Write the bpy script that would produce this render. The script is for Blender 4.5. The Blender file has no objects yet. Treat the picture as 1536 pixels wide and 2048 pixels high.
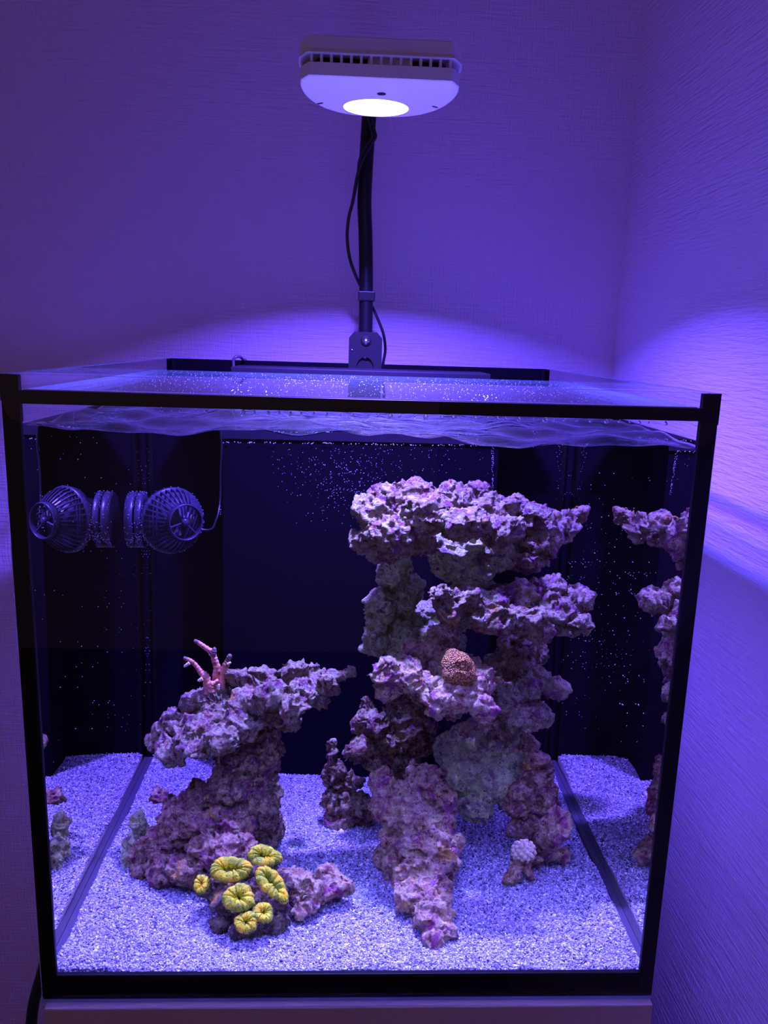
import bpy, bmesh, math, random
import numpy as np
from mathutils import Vector, Matrix

S = bpy.context.scene
COL = S.collection
PI = math.pi
rnd = random.Random(7)

# ------------------------------------------------------------------ camera
W, H = 1536, 2048
CAM = np.array([-0.0101, -0.503, 0.4736])
PITCH, YAW, ROLL, F = 0.2092, 0.0453, 0.0302, 1598.7
NW = 1.33

def cam_basis():
    cy, sy = math.cos(YAW), math.sin(YAW)
    f = np.array([sy*math.cos(PITCH), cy*math.cos(PITCH), -math.sin(PITCH)])
    rt = np.array([cy, -sy, 0.0]); up = np.cross(rt, f)
    c, s = math.cos(ROLL), math.sin(ROLL)
    return f, c*rt+s*up, -s*rt+c*up
FW, RT, UP = cam_basis()
cam = bpy.data.cameras.new('camera')
cam.sensor_fit = 'HORIZONTAL'; cam.sensor_width = 36.0
cam.lens = F/W*36.0; cam.clip_start = 0.01; cam.clip_end = 50
camo = bpy.data.objects.new('camera', cam); COL.objects.link(camo)
M = Matrix.Identity(4)
for i in range(3):
    M[i][0] = RT[i]; M[i][1] = UP[i]; M[i][2] = -FW[i]; M[i][3] = CAM[i]
camo.matrix_world = M
S.camera = camo

# ------------------------------------------------------------------ world and exposure
world = bpy.data.worlds.new('world'); S.world = world; world.use_nodes = True
bg = world.node_tree.nodes['Background']
bg.inputs[0].default_value = (1.0, 0.54, 0.80, 1); bg.inputs[1].default_value = 0.092
S.view_settings.view_transform = 'Standard'; S.view_settings.look = 'None'
S.view_settings.exposure = 0.36; S.view_settings.gamma = 1.0
S.view_settings.use_curve_mapping = False
cy = S.cycles
cy.max_bounces = 14; cy.diffuse_bounces = 4; cy.glossy_bounces = 6
cy.transmission_bounces = 10; cy.transparent_max_bounces = 32
cy.sample_clamp_indirect = 0.0; cy.blur_glossy = 0.3
cy.caustics_reflective = True; cy.caustics_refractive = True

# ------------------------------------------------------------------ lamp light (LED cluster under the lens)
LX, LY, LZ = 0.006, 0.2285, 0.6655
BLUE_POWER, WHITE_POWER = 3.5, .18
# (dx, dy, colour, weight, spread degrees, forward tilt degrees): wide royal blue emitters and narrower white ones, whites tilted forward to lighten the front sand
leds = [(0, 0, (.15, .08, 1.0), 1.6, 131, 0), (.013, -.004, (.11, .095, 1.0), .8, 131, 0), (-.013, .004, (.18, .07, 1.0), .8, 131, 0)]
whites = [(.012, .010, (.75, .50, .8), 1.0, 64, 16), (-.012, -.008, (.40, .68, .9), 1.0, 64, 16), (-.004, .013, (.85, .58, .6), .8, 60, 18), (.005, -.013, (.45, .72, .9), .9, 60, 14)]
for (dx, dy, c, w, spr, tilt), pw in [(q, BLUE_POWER) for q in leds]+[(q, WHITE_POWER) for q in whites]:
    l = bpy.data.lights.new('led_light', 'AREA'); l.shape = 'DISK'; l.size = 0.012
    l.spread = math.radians(spr); l.color = c; l.energy = pw*w
    o = bpy.data.objects.new('led_light', l); o.location = (LX+dx*.9, LY+dy*.9, LZ-0.0012); o.rotation_euler = (-math.radians(tilt), 0, 0); COL.objects.link(o)

# ------------------------------------------------------------------ helpers: pixel + depth -> point (through water when wet)
def at(u, v, Y, wet=True):
    d = FW*F + RT*(u-W/2) - UP*(v-H/2); d = d/np.linalg.norm(d)
    if not wet: return CAM + d*(Y-CAM[1])/d[1]
    q = CAM + d*(0-CAM[1])/d[1]
    t = np.array([d[0], 0, d[2]])/NW; t[1] = math.sqrt(1-t[0]**2-t[2]**2)
    return q + t*Y/t[1]
def ppm(u, v, Y, wet=True):
    a = at(u, v, Y, wet); b = at(u+10, v, Y, wet); return 10/np.linalg.norm(b-a)

# ---- vector noise in numpy
def hsh(ix, iy, iz, s):
    h = (ix.astype(np.int64)*374761393 + iy.astype(np.int64)*668265263 + iz.astype(np.int64)*2147483647 + s*1442695041) & 0xffffffff
    h = ((h ^ (h >> 13))*1274126177) & 0xffffffff
    h = ((h ^ (h >> 15))*2246822519) & 0xffffffff
    return ((h ^ (h >> 16)) & 0xffffff)/float(0xffffff)
def vn(p, s=0):
    i = np.floor(p).astype(np.int64); f = p-i; f = f*f*f*(f*(f*6-15)+10)
    r = 0
    for a in (0, 1):
        for b in (0, 1):
            for c in (0, 1):
                w = (f[:, 0] if a else 1-f[:, 0])*(f[:, 1] if b else 1-f[:, 1])*(f[:, 2] if c else 1-f[:, 2])
                r = r + w*hsh(i[:, 0]+a, i[:, 1]+b, i[:, 2]+c, s)
    return r*2-1
def fbm(p, n, s=0):
    r = 0; a = 1
    for k in range(n): r = r + a*vn(p*(2.03**k)+k*7.7, s+k); a *= .5
    return r
def worley(p, s=0):
    i = np.floor(p).astype(np.int64); best = np.full(len(p), 9.0); idv = np.zeros(len(p))
    for a in (-1, 0, 1):
        for b in (-1, 0, 1):
            for c in (-1, 0, 1):
                x, y, z = i[:, 0]+a, i[:, 1]+b, i[:, 2]+c
                q = np.stack([x+hsh(x, y, z, s), y+hsh(x, y, z, s+1), z+hsh(x, y, z, s+2)], 1)
                d = np.linalg.norm(q-p, axis=1); m = d < best
                best = np.where(m, d, best); idv = np.where(m, hsh(x, y, z, s+3), idv)
    return best, idv

# ---- objects
def tag(o, label=None, cat=None, group=None, kind=None):
    if label: o['label'] = label
    if cat: o['category'] = cat
    if group: o['group'] = group
    if kind: o['kind'] = kind
    return o
def empty(name, loc, label, cat, group=None):
    o = bpy.data.objects.new(name, None); o.location = loc; o.empty_display_size = .02; COL.objects.link(o)
    return tag(o, label, cat, group)
def wloc(o):
    v = Vector(o.location)
    while o.parent: o = o.parent; v = v+Vector(o.location)
    return v
def link(name, me, mats, parent=None, smooth=False):
    if not isinstance(mats, (list, tuple)): mats = [mats]
    for m in mats: me.materials.append(m)
    o = bpy.data.objects.new(name, me); COL.objects.link(o)
    if parent is not None:
        off = wloc(parent); o.parent = parent
        me.transform(Matrix.Translation(-off))
    else:
        n = len(me.vertices); co = np.empty(n*3); me.vertices.foreach_get('co', co); co = co.reshape(-1, 3)
        c = Vector(((co[:, 0].min()+co[:, 0].max())/2, (co[:, 1].min()+co[:, 1].max())/2, co[:, 2].min()))
        me.transform(Matrix.Translation(-c)); o.location = c
    if smooth: me.polygons.foreach_set('use_smooth', [True]*len(me.polygons))
    me.name = name
    return o
def from_bm(name, bm, mats, parent=None, smooth=False):
    me = bpy.data.meshes.new(name); bm.normal_update(); bm.to_mesh(me); bm.free()
    return link(name, me, mats, parent, smooth)
def bx(bm, x0, x1, y0, y1, z0, z1, bev=0, mi=0):
    r = bmesh.ops.create_cube(bm, size=1)
    for v in r['verts']:
        v.co = Vector(((x0+x1)/2+v.co.x*(x1-x0), (y0+y1)/2+v.co.y*(y1-y0), (z0+z1)/2+v.co.z*(z1-z0)))
    fs = {f for v in r['verts'] for f in v.link_faces}
    for f in fs: f.material_index = mi
    if bev:
        es = list({e for v in r['verts'] for e in v.link_edges})
        bmesh.ops.bevel(bm, geom=es, offset=bev, segments=2, affect='EDGES', profile=.6)
def box(name, x0, x1, y0, y1, z0, z1, mat, parent=None, bev=0):
    bm = bmesh.new(); bx(bm, x0, x1, y0, y1, z0, z1, bev); return from_bm(name, bm, mat, parent)
def catmull(pts, n):
    P = [np.array(p, float) for p in pts]; P = [2*P[0]-P[1]]+P+[2*P[-1]-P[-2]]; out = []
    for i in range(1, len(P)-2):
        for k in range(n):
            t = k/n; a, b, c, d = P[i-1], P[i], P[i+1], P[i+2]
            out.append(.5*((2*b)+(-a+c)*t+(2*a-5*b+4*c-d)*t*t+(-a+3*b-3*c+d)*t**3))
    out.append(P[-2]); return out
def tube(bm, pts, rad, seg=12, cap=True):
    pts = [Vector(p) for p in pts]; n = len(pts)
    if not hasattr(rad, '__len__'): rad = [rad]*n
    t0 = (pts[1]-pts[0]).normalized(); u = t0.orthogonal().normalized(); rings = []
    for i, p in enumerate(pts):
        t = (pts[min(i+1, n-1)]-pts[max(i-1, 0)]).normalized()
        u = (u-t*u.dot(t)).normalized(); w = t.cross(u)
        rings.append([bm.verts.new(p+(u*math.cos(2*PI*k/seg)+w*math.sin(2*PI*k/seg))*rad[i]) for k in range(seg)])
    for a, b in zip(rings, rings[1:]):
        for k in range(seg): bm.faces.new((a[k], a[(k+1) % seg], b[(k+1) % seg], b[k]))
    if cap: bm.faces.new(rings[0][::-1]); bm.faces.new(rings[-1])
    return rings
def tube_obj(name, pts, rad, mat, parent=None, seg=12, n=8):
    bm = bmesh.new(); tube(bm, catmull(pts, n), rad, seg); bmesh.ops.recalc_face_normals(bm, faces=bm.faces)
    return from_bm(name, bm, mat, parent, True)
def prism(bm, outline, z0, z1, mi=0, close=True):
    a = [bm.verts.new((x, y, z0)) for x, y in outline]; b = [bm.verts.new((x, y, z1)) for x, y in outline]; n = len(a)
    fs = [bm.faces.new((a[i], a[(i+1) % n], b[(i+1) % n], b[i])) for i in range(n)]
    if close: fs += [bm.faces.new(a[::-1]), bm.faces.new(b)]
    for f in fs: f.material_index = mi
    return fs

# ------------------------------------------------------------------ materials
class NT:
    def __init__(s, name):
        s.m = bpy.data.materials.new(name); s.m.use_nodes = True; s.t = s.m.node_tree; s.t.nodes.clear()
        s.out = s.t.nodes.new('ShaderNodeOutputMaterial')
    def n(s, typ, ins=None, **kw):
        nd = s.t.nodes.new('ShaderNode'+typ)
        for k, v in kw.items(): setattr(nd, k, v)
        for k, v in (ins or {}).items():
            if isinstance(v, bpy.types.NodeSocket): s.t.links.new(v, nd.inputs[k])
            else: nd.inputs[k].default_value = v
        return nd
    def surf(s, sock): s.t.links.new(sock, s.out.inputs['Surface']); return s.m
def rgba(c): return (c[0], c[1], c[2], 1)
def pbr(name, col, rough=.5, metal=0, spec=.5, emis=None, bump=None, var=None):
    t = NT(name); b = t.n('BsdfPrincipled', {'Base Color': rgba(col), 'Roughness': rough, 'Metallic': metal, 'Specular IOR Level': spec})
    tc = t.n('TexCoord')
    if var:
        nz = t.n('TexNoise', {'Vector': tc.outputs['Object'], 'Scale': var[0], 'Detail': 4.0})
        mx = t.n('Mix', {'Factor': nz.outputs['Fac'], 'A': rgba(col), 'B': rgba(var[1])}, data_type='RGBA')
        mx.inputs[6].default_value = rgba(col); mx.inputs[7].default_value = rgba(var[1])
        t.t.links.new(nz.outputs['Fac'], mx.inputs[0]); t.t.links.new(mx.outputs[2], b.inputs['Base Color'])
    if bump:
        nz = t.n('TexNoise', {'Vector': tc.outputs['Object'], 'Scale': bump[0], 'Detail': 3.0})
        bp = t.n('Bump', {'Height': nz.outputs['Fac'], 'Strength': bump[1], 'Distance': .001}); t.t.links.new(bp.outputs[0], b.inputs['Normal'])
    if emis: b.inputs['Emission Color'].default_value = rgba(emis[:3]); b.inputs['Emission Strength'].default_value = emis[3]
    return t.surf(b.outputs[0])
def schlick(t, f0=.04, gain=1.0):
    g = t.n('NewGeometry')
    d = t.n('VectorMath', {0: g.outputs['Incoming'], 1: g.outputs['Normal']}, operation='DOT_PRODUCT')
    a = t.n('Math', {0: d.outputs['Value']}, operation='ABSOLUTE')
    i = t.n('Math', {0: 1.0, 1: a.outputs[0]}, operation='SUBTRACT')
    p = t.n('Math', {0: i.outputs[0], 1: 5.0}, operation='POWER')
    return t.n('Math', {0: p.outputs[0], 1: (1-f0)*gain, 2: f0*gain}, operation='MULTIPLY_ADD').outputs[0]
def thin_glass(name, tint=(1, 1, 1), f0=.04, gain=1.0, rough=0.0):
    t = NT(name)
    tr = t.n('BsdfTransparent', {'Color': rgba(tint)}); gl = t.n('BsdfGlossy', {'Roughness': rough, 'Color': (1, 1, 1, 1)})
    mx = t.n('MixShader', {0: schlick(t, f0, gain), 1: tr.outputs[0], 2: gl.outputs[0]})
    return t.surf(mx.outputs[0])

m_white = pbr('white_plastic', (.78, .75, .80), .45, bump=(900, .05))
m_black = pbr('black_silicone', (.002, .002, .003), .5, spec=.15)
m_blackp = pbr('black_plastic', (.006, .005, .010), .38, spec=.3, bump=(500, .1))
m_blackback = pbr('black_back_sheet', (.0035, .0022, .0065), .8, spec=.04)
m_pump = pbr('pump_plastic', (.032, .03, .05), .33, spec=.35)
m_metal = pbr('screw_steel', (.6, .6, .65), .25, metal=1)
m_rubber = pbr('cable_rubber', (.012, .012, .016), .3)
m_greyt = pbr('grey_hose', (.07, .06, .08), .4)
m_green = pbr('green_hose', (.006, .03, .012), .35)
m_cab = pbr('cabinet_laminate', (.62, .50, .46), .28, bump=(300, .04))
m_floor = pbr('floor_boards', (.18, .12, .08), .4, var=(8, (.10, .07, .05)))
m_ceil = pbr('ceiling_paper', (.75, .73, .70), .8)
m_lens = pbr('lit_lens', (1, 1, 1), .3, emis=(.8, .78, 1.0, 4))
m_pane = thin_glass('pane_glass', (.985, .99, .995))
t = NT('cover_glass')
tr = t.n('BsdfTransparent', {'Color': (.88, .90, .93, 1)}); gl = t.n('BsdfGlossy', {'Roughness': .03}); df0 = t.n('BsdfDiffuse', {'Color': (.9, .9, .9, 1)}); tl_ = t.n('BsdfTranslucent', {'Color': (.9, .9, .9, 1)}); df = t.n('MixShader', {0: .76, 1: df0.outputs[0], 2: tl_.outputs[0]})
a_ = t.n('MixShader', {0: .058, 1: tr.outputs[0], 2: df.outputs[0]})
m_coverg = t.surf(t.n('MixShader', {0: schlick(t), 1: a_.outputs[0], 2: gl.outputs[0]}).outputs[0])
m_edge = pbr('glass_edge', (.05, .16, .20), .15, spec=.7)
t = NT('brace_glass')
tr = t.n('BsdfTransparent', {'Color': (.80, .95, .92, 1)}); gl = t.n('BsdfGlossy', {'Roughness': .02}); df = t.n('BsdfDiffuse', {'Color': (.22, .62, .52, 1)})
a_ = t.n('MixShader', {0: .22, 1: tr.outputs[0], 2: df.outputs[0]})
m_brace = t.surf(t.n('MixShader', {0: schlick(t, .04, .3), 1: a_.outputs[0], 2: gl.outputs[0]}).outputs[0])
m_edgec = pbr('lid_edge', (.35, .72, .62), .3, spec=.7)
m_bedge = pbr('bottom_glass_edge_lit', (.25, .40, .75), .1, spec=1.0)  # light reflected inside the glass is put into this blue
m_hilite = pbr('edge_highlight', (.85, .88, .95), .15, spec=.8)  # pale colour stands in for the highlight on the brace edge
m_sandstrip = pbr('lit_sand_strip', (.06, .055, .075), .6, spec=.2)  # grey stands in for light reaching the sand side behind the pane
m_clear = NT('wet_inner_glass'); m_clear = m_clear.surf(m_clear.n('BsdfTransparent', {'Color': (1, 1, 1, 1)}).outputs[0])
t = NT('water_behind_glass'); g_ = t.n('BsdfGlass', {'IOR': NW, 'Roughness': 0.0, 'Color': (.97, .98, 1, 1)}); m_refr = t.surf(g_.outputs[0])
# water surface: transparent below, Fresnel gloss with ripples
t = NT('side_water_glass'); g_ = t.n('BsdfGlass', {'IOR': NW, 'Roughness': 0.0, 'Color': (.92, .90, .80, 1)}); m_refs = t.surf(g_.outputs[0])
t = NT('water_surface'); tc = t.n('TexCoord')
mp = t.n('Mapping', {'Vector': tc.outputs['Object'], 'Scale': (38, 60, 30)})
nz = t.n('TexNoise', {'Vector': mp.outputs[0], 'Scale': 1.0, 'Detail': 3.0, 'Distortion': .8})
bp = t.n('Bump', {'Height': nz.outputs['Fac'], 'Strength': .55, 'Distance': .006})
gl = t.n('BsdfGlossy', {'Roughness': .02, 'Normal': bp.outputs[0], 'Color': (.95, .95, 1, 1)})
tr = t.n('BsdfTransparent', {'Color': (.97, .98, 1, 1)})
fr = schlick(t, .02)
m_wsurf = t.surf(t.n('MixShader', {0: fr, 1: tr.outputs[0], 2: gl.outputs[0]}).outputs[0])
t = NT('water_drop'); m_drop = t.surf(t.n('BsdfGlass', {'IOR': 1.33, 'Roughness': 0.0, 'Color': (1, 1, 1, 1)}).outputs[0])
m_bubble = pbr('air_bubble', (.75, .75, .8), .12, spec=1.0)

# wallpaper
def wallpaper(name, axis, lines):
    t = NT(name); tc = t.n('TexCoord')
    sc1 = (26, 26, 330); sc2 = (420, 420, 34)
    a = t.n('Mapping', {'Vector': tc.outputs['Object'], 'Scale': sc1}); b = t.n('Mapping', {'Vector': tc.outputs['Object'], 'Scale': sc2})
    n1 = t.n('TexNoise', {'Vector': a.outputs[0], 'Scale': 1.0, 'Detail': 2.0, 'Roughness': .6, 'Distortion': .3})
    n2 = t.n('TexNoise', {'Vector': b.outputs[0], 'Scale': 1.0, 'Detail': 2.0, 'Roughness': .6})
    s1 = t.n('Math', {0: n1.outputs['Fac'], 1: lines}, operation='MULTIPLY')
    ad = t.n('Math', {0: n2.outputs['Fac'], 1: 1-lines, 2: s1.outputs[0]}, operation='MULTIPLY_ADD')
    bp = t.n('Bump', {'Height': ad.outputs[0], 'Strength': .8, 'Distance': .0030})
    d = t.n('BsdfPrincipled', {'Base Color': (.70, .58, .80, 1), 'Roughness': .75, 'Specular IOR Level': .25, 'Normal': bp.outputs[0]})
    return t.surf(d.outputs[0])
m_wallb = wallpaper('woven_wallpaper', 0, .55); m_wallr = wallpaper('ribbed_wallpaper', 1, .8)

# rock
def ramp(t, fac, stops, interp='LINEAR'):
    r = t.n('ValToRGB', {'Fac': fac}); cr = r.color_ramp; cr.interpolation = interp
    while len(cr.elements) > 1: cr.elements.remove(cr.elements[-1])
    cr.elements[0].position = stops[0][0]; cr.elements[0].color = rgba(stops[0][1])
    for p, c in stops[1:]:
        e = cr.elements.new(p); e.color = rgba(c)
    return r.outputs[0]
def mixc(t, f, a, b):
    m = t.n('Mix', data_type='RGBA'); 
    for i, v in ((0, f), (6, a), (7, b)):
        if isinstance(v, bpy.types.NodeSocket): t.t.links.new(v, m.inputs[i])
        else: m.inputs[i].default_value = rgba(v) if i else v
    return m.outputs[2]
def rock_mat(name, pale=(.48, .47, .24), mid=(.38, .22, .13), purple=(.33, .08, .22), dark=(.06, .015, .02), bias=0.0, off=0.0):
    t = NT(name); tc = t.n('NewGeometry'); P0 = t.n('Mapping', {'Vector': tc.outputs['Position'], 'Location': (off, off*.7, 0)}).outputs[0]
    def nz(sc, det=4, rough=.6, dist=0.0, o=0): return t.n('TexNoise', {'Vector': P0, 'Scale': sc, 'Detail': float(det), 'Roughness': rough, 'Distortion': dist}).outputs['Fac']
    def sel(f, lo, hi, k=1.0): return ramp(t, f, [(lo, (0, 0, 0)), (hi, (k, k, k))])
    hi_ = tuple(min(1, c*1.5) for c in pale)
    base = ramp(t, nz(130, 8, .78, .5), [(.34+bias, dark), (.43+bias, mid), (.53+bias, pale), (.64+bias, hi_)])
    pm = sel(nz(52, 7, .72, 1.0), .54, .60, .9)
    c = mixc(t, pm, base, mixc(t, nz(210, 5, .75), tuple(x*.35 for x in purple), tuple(min(1, x*1.45) for x in purple)))
    c = mixc(t, sel(nz(33, 6, .7, .5), .60, .64, .85), c, (.70, .42, .08))
    c = mixc(t, sel(nz(71, 6, .7, 1.5), .60, .63, .9), c, (.26, .02, .035))
    c = mixc(t, sel(nz(90, 6, .8, 1.0), .63, .66, .9), c, (.95, .95, .85))
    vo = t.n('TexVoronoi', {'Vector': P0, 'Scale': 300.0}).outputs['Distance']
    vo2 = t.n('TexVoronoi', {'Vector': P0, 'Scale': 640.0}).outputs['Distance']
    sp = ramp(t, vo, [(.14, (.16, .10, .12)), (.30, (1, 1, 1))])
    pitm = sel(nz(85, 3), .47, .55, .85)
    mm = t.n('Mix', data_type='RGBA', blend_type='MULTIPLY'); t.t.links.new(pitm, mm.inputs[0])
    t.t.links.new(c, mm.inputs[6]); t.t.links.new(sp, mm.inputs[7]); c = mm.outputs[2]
    h1 = nz(210, 8, .8, .6)
    hs = t.n('Math', {0: vo, 1: .5, 2: h1}, operation='MULTIPLY_ADD').outputs[0]
    hs = t.n('Math', {0: vo2, 1: .22, 2: hs}, operation='MULTIPLY_ADD').outputs[0]
    bp = t.n('Bump', {'Height': hs, 'Strength': 1.0, 'Distance': .0042})
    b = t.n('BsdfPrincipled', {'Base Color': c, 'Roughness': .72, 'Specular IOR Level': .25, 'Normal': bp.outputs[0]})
    return t.surf(b.outputs[0])
m_rock = rock_mat('live_rock')
m_rock_d = rock_mat('live_rock_dark', pale=(.52, .50, .22), mid=(.30, .16, .10), purple=(.30, .07, .18), dark=(.06, .015, .02), bias=.03, off=3.1)
m_rock_pale = rock_mat('live_rock_pale', pale=(.56, .66, .28), mid=(.44, .46, .22), purple=(.36, .22, .24), dark=(.18, .12, .08), bias=-.06, off=1.7)
m_rock_b = rock_mat('coral_base_rock', pale=(.26, .22, .12), mid=(.14, .08, .06), purple=(.15, .05, .09), dark=(.04, .015, .015), off=9.1)
m_rock_m = rock_mat('live_rock_maroon', pale=(.54, .42, .22), mid=(.36, .16, .11), purple=(.36, .08, .22), dark=(.08, .02, .03), bias=.01, off=7.7)
m_rock_p = rock_mat('live_rock_pink', pale=(.72, .60, .30), mid=(.54, .26, .16), purple=(.48, .10, .28), dark=(.09, .02, .03), bias=0.0, off=5.3)

# ------------------------------------------------------------------ room
TX = .225; TD = .4577; TH = .448; GT = .006; WZ = .4145
YW, XR = .552, .333
FZ = -.78
def struct(o): o['kind'] = 'structure'; return o
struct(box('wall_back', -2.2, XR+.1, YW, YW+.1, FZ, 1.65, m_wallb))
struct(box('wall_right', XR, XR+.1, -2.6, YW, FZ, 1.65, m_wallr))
struct(box('floor', -2.2, XR+.1, -2.6, YW+.1, FZ-.1, FZ, m_floor))
struct(box('ceiling', -2.2, XR+.1, -2.6, YW+.1, 1.65, 1.75, m_ceil))

# ------------------------------------------------------------------ cabinet
cab = empty('aquarium_cabinet', (0, .22, FZ), 'beige laminate cabinet carrying the aquarium, top edge at the bottom of the frame', 'cabinet')
cx0, cx1 = -.2215, .2238
box('cabinet_top', cx0, cx1, -.0065, TD, -.022, -.0022, m_cab, cab, .0012)
box('carcass', cx0+.002, cx1-.002, .014, TD-.002, FZ+.04, -.022, m_cab, cab)
box('plinth', cx0+.02, cx1-.02, .04, TD-.02, FZ, FZ+.04, m_blackp, cab)
mid = (cx0+cx1)/2
for a, b, hx in ((cx0+.002, mid-.0015, mid-.03), (mid+.0015, cx1-.002, mid+.03)):
    d = box('door', a, b, -.004, .014, FZ+.045, -.0245, m_cab, cab, .001)
    box('handle', hx-.005, hx+.005, -.022, -.004, -.22, -.10, m_metal, d, .002)

# ------------------------------------------------------------------ water surface height
def wave(x, y):
    h = .0016*math.sin(x*31+1.3+y*22)+.0012*math.sin(x*55-y*46+.5)+.0009*math.sin(x*93+y*71+2)+.0007*math.sin(y*130+x*20)
    h += .0020*math.sin(x*14.0+2.2+y*9)+.0006*math.sin(x*171-y*40)
    h += (.0022+.0012*math.sin(x*47))*math.exp(-(y-GT)/.0040)
    h += .0020*(math.exp(-(TX-GT-x)/.003)+math.exp(-(x+TX-GT)/.003))
    return h-.0012

# ------------------------------------------------------------------ tank
tank = empty('aquarium', (0, TD/2, 0), 'rimless cube glass aquarium with black silicone seams full of water', 'aquarium')
def pane(name, A, B, inn, below_top=True, wfun=None):
    """vertical pane from A to B (xy, outer line), inn = inward offset vector"""
    bm = bmesh.new(); n = 90 if wfun else 1
    A = Vector(A); B = Vector(B); I = Vector(inn); rows = []
    for i in range(n+1):
        p = A.lerp(B, i/n); q = p+I
        wz = WZ+(wfun(q.x, q.y) if wfun else 0)
        rows.append([bm.verts.new((p.x, p.y, z)) for z in (0, wz, TH)]+[bm.verts.new((q.x, q.y, z)) for z in (0, wz, TH)])
    def f(vs, mi): bm.faces.new(vs).material_index = mi
    for a, b in zip(rows, rows[1:]):
        f((a[0], b[0], b[1], a[1]), 1); f((a[1], b[1], b[2], a[2]), 0)
        f((b[3], a[3], a[4], b[4]), 2); f((b[4], a[4], a[5], b[5]), 0)
        f((a[2], b[2], b[5], a[5]), 3); f((a[0], a[3], b[3], b[0]), 3)
    for e, s in ((rows[0], 1), (rows[-1], -1)):
        for lo, mi in ((0, 2), (1, 3)):
            vs = [e[lo], e[lo+1], e[lo+4], e[lo+3]]; f(vs[::s], mi)
    bmesh.ops.recalc_face_normals(bm, faces=bm.faces)
    return from_bm(name, bm, [m_pane, m_refr if wfun else m_refs, m_clear, m_edge], tank)
pane('glass_pane', (-TX, 0), (TX, 0), (0, GT), wfun=wave)
pane('glass_pane', (-TX, GT), (-TX, TD-GT), (GT, 0))
pane('glass_pane', (TX, GT), (TX, TD-GT), (-GT, 0))
o = box('back_panel', -TX, TX, TD-GT, TD, 0, TH, m_blackback, tank); o['label'] = 'black back panel'
box('bottom_pane', -TX, TX, -.0006, TD, -.0022, -.0001, m_bedge, tank)
o = box('base_plate', -TX+.001, TX-.001, .0008, TD-.001, 0, GT, m_black, tank)
# silicone seams seen through the front pane
SW = .0112
box('seam', -TX+.0002, -TX+SW, .0005, .0055, .001, TH-.0004, m_black, tank, .0006)
box('seam', TX-SW, TX-.0002, .0005, .0055, .001, TH-.0004, m_black, tank, .0006)
box('seam', -TX+SW, TX-SW, .0005, .0058, .4300, .4383, m_black, tank, .0006)
box('seam', -TX+SW, TX-SW, .0005, .0058, .0015, .0197, m_black, tank, .0006)
for s in (-1, 1):   # back corners
    a, b = sorted((s*(TX-GT), s*(TX-GT-.004))); box('seam', a, b, TD-GT-.004, TD-GT, GT, TH-.001, m_black, tank, .001)
# euro brace at the front and the back
box('brace', -TX+SW, TX-SW, .0062, .055, .4296, .4343, m_brace, tank)
box('edge_highlight', -TX+SW+.001, TX-SW-.001, .0062, .0074, .4378, .4388, m_hilite, tank)  # added pale strip, paints the bright line along the brace edge
for s_ in (-1, 1):
    a_, b_ = sorted((s_*(TX-GT+.0002), s_*(TX-.0002))); box('lit_sand_strip', a_, b_, .006, TD-GT, .0004, .0175, m_sandstrip, tank)  # added strip that lightens the dark gap beside the sand, light put into its colour
# ------------------------------------------------------------------ cover glass
cov = empty('cover_glass', (0, .2, .4345), 'clear glass lid with greenish polished edge lying on top of the aquarium', 'lid')
bm = bmesh.new(); bx(bm, -.2180, .2180, .0078, .372, .4345, .4378)
for f in bm.faces: f.material_index = 0 if abs(f.normal.z) > .5 else 1
from_bm('glass_sheet', bm, [m_coverg, m_edgec], cov)
V = []; Fc = []
def octa(V, Fc, c, rx, ry, rz):
    k = len(V)
    V += [(c[0]+rx, c[1], c[2]), (c[0]-rx, c[1], c[2]), (c[0], c[1]+ry, c[2]), (c[0], c[1]-ry, c[2]), (c[0], c[1], c[2]+rz), (c[0], c[1], c[2]-rz)]
    for a, b, c_ in ((0, 2, 4), (2, 1, 4), (1, 3, 4), (3, 0, 4), (2, 0, 5), (1, 2, 5), (3, 1, 5), (0, 3, 5)): Fc.append((k+a, k+b, k+c_))
for i in range(1500):
    y = .02+.34*rnd.random()**1.2; r = rnd.uniform(.00012, .0004)
    octa(V, Fc, (rnd.uniform(-.205, .205), y, .4378+r*.3), r, r, r*.5)
me = bpy.data.meshes.new('droplet_spray'); me.from_pydata(V, [], Fc)
o = link('droplet_spray', me, m_bubble, cov); o['kind'] = 'stuff'

# ------------------------------------------------------------------ water
bm = bmesh.new(); nx, ny = 150, 150; xa, xb, ya, yb = -TX+GT+.0001, TX-GT-.0001, GT+.0001, TD-GT-.0001
ys = [ya+(yb-ya)*(j/ny)**1.8 for j in range(ny+1)]
g = [[bm.verts.new((xa+(xb-xa)*i/nx, y, WZ+wave(xa+(xb-xa)*i/nx, y))) for i in range(nx+1)] for y in ys]
for j in range(ny):
    for i in range(nx): bm.faces.new((g[j][i], g[j][i+1], g[j+1][i+1], g[j+1][i]))
wring = [g[0][i] for i in range(nx+1)]+[g[j][nx] for j in range(1, ny+1)]+[g[ny][i] for i in range(nx-1, -1, -1)]+[g[j][0] for j in range(ny-1, 0, -1)]
low = [bm.verts.new((v.co.x, v.co.y, .0225)) for v in wring]; n = len(low)
for i in range(n): bm.faces.new((wring[i], low[i], low[(i+1) % n], wring[(i+1) % n])).material_index = 1
o = from_bm('tank_water', bm, [m_wsurf, m_clear], None, True); tag(o, 'clear rippling water filling the aquarium almost to the rim', 'water', kind='stuff')

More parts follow.
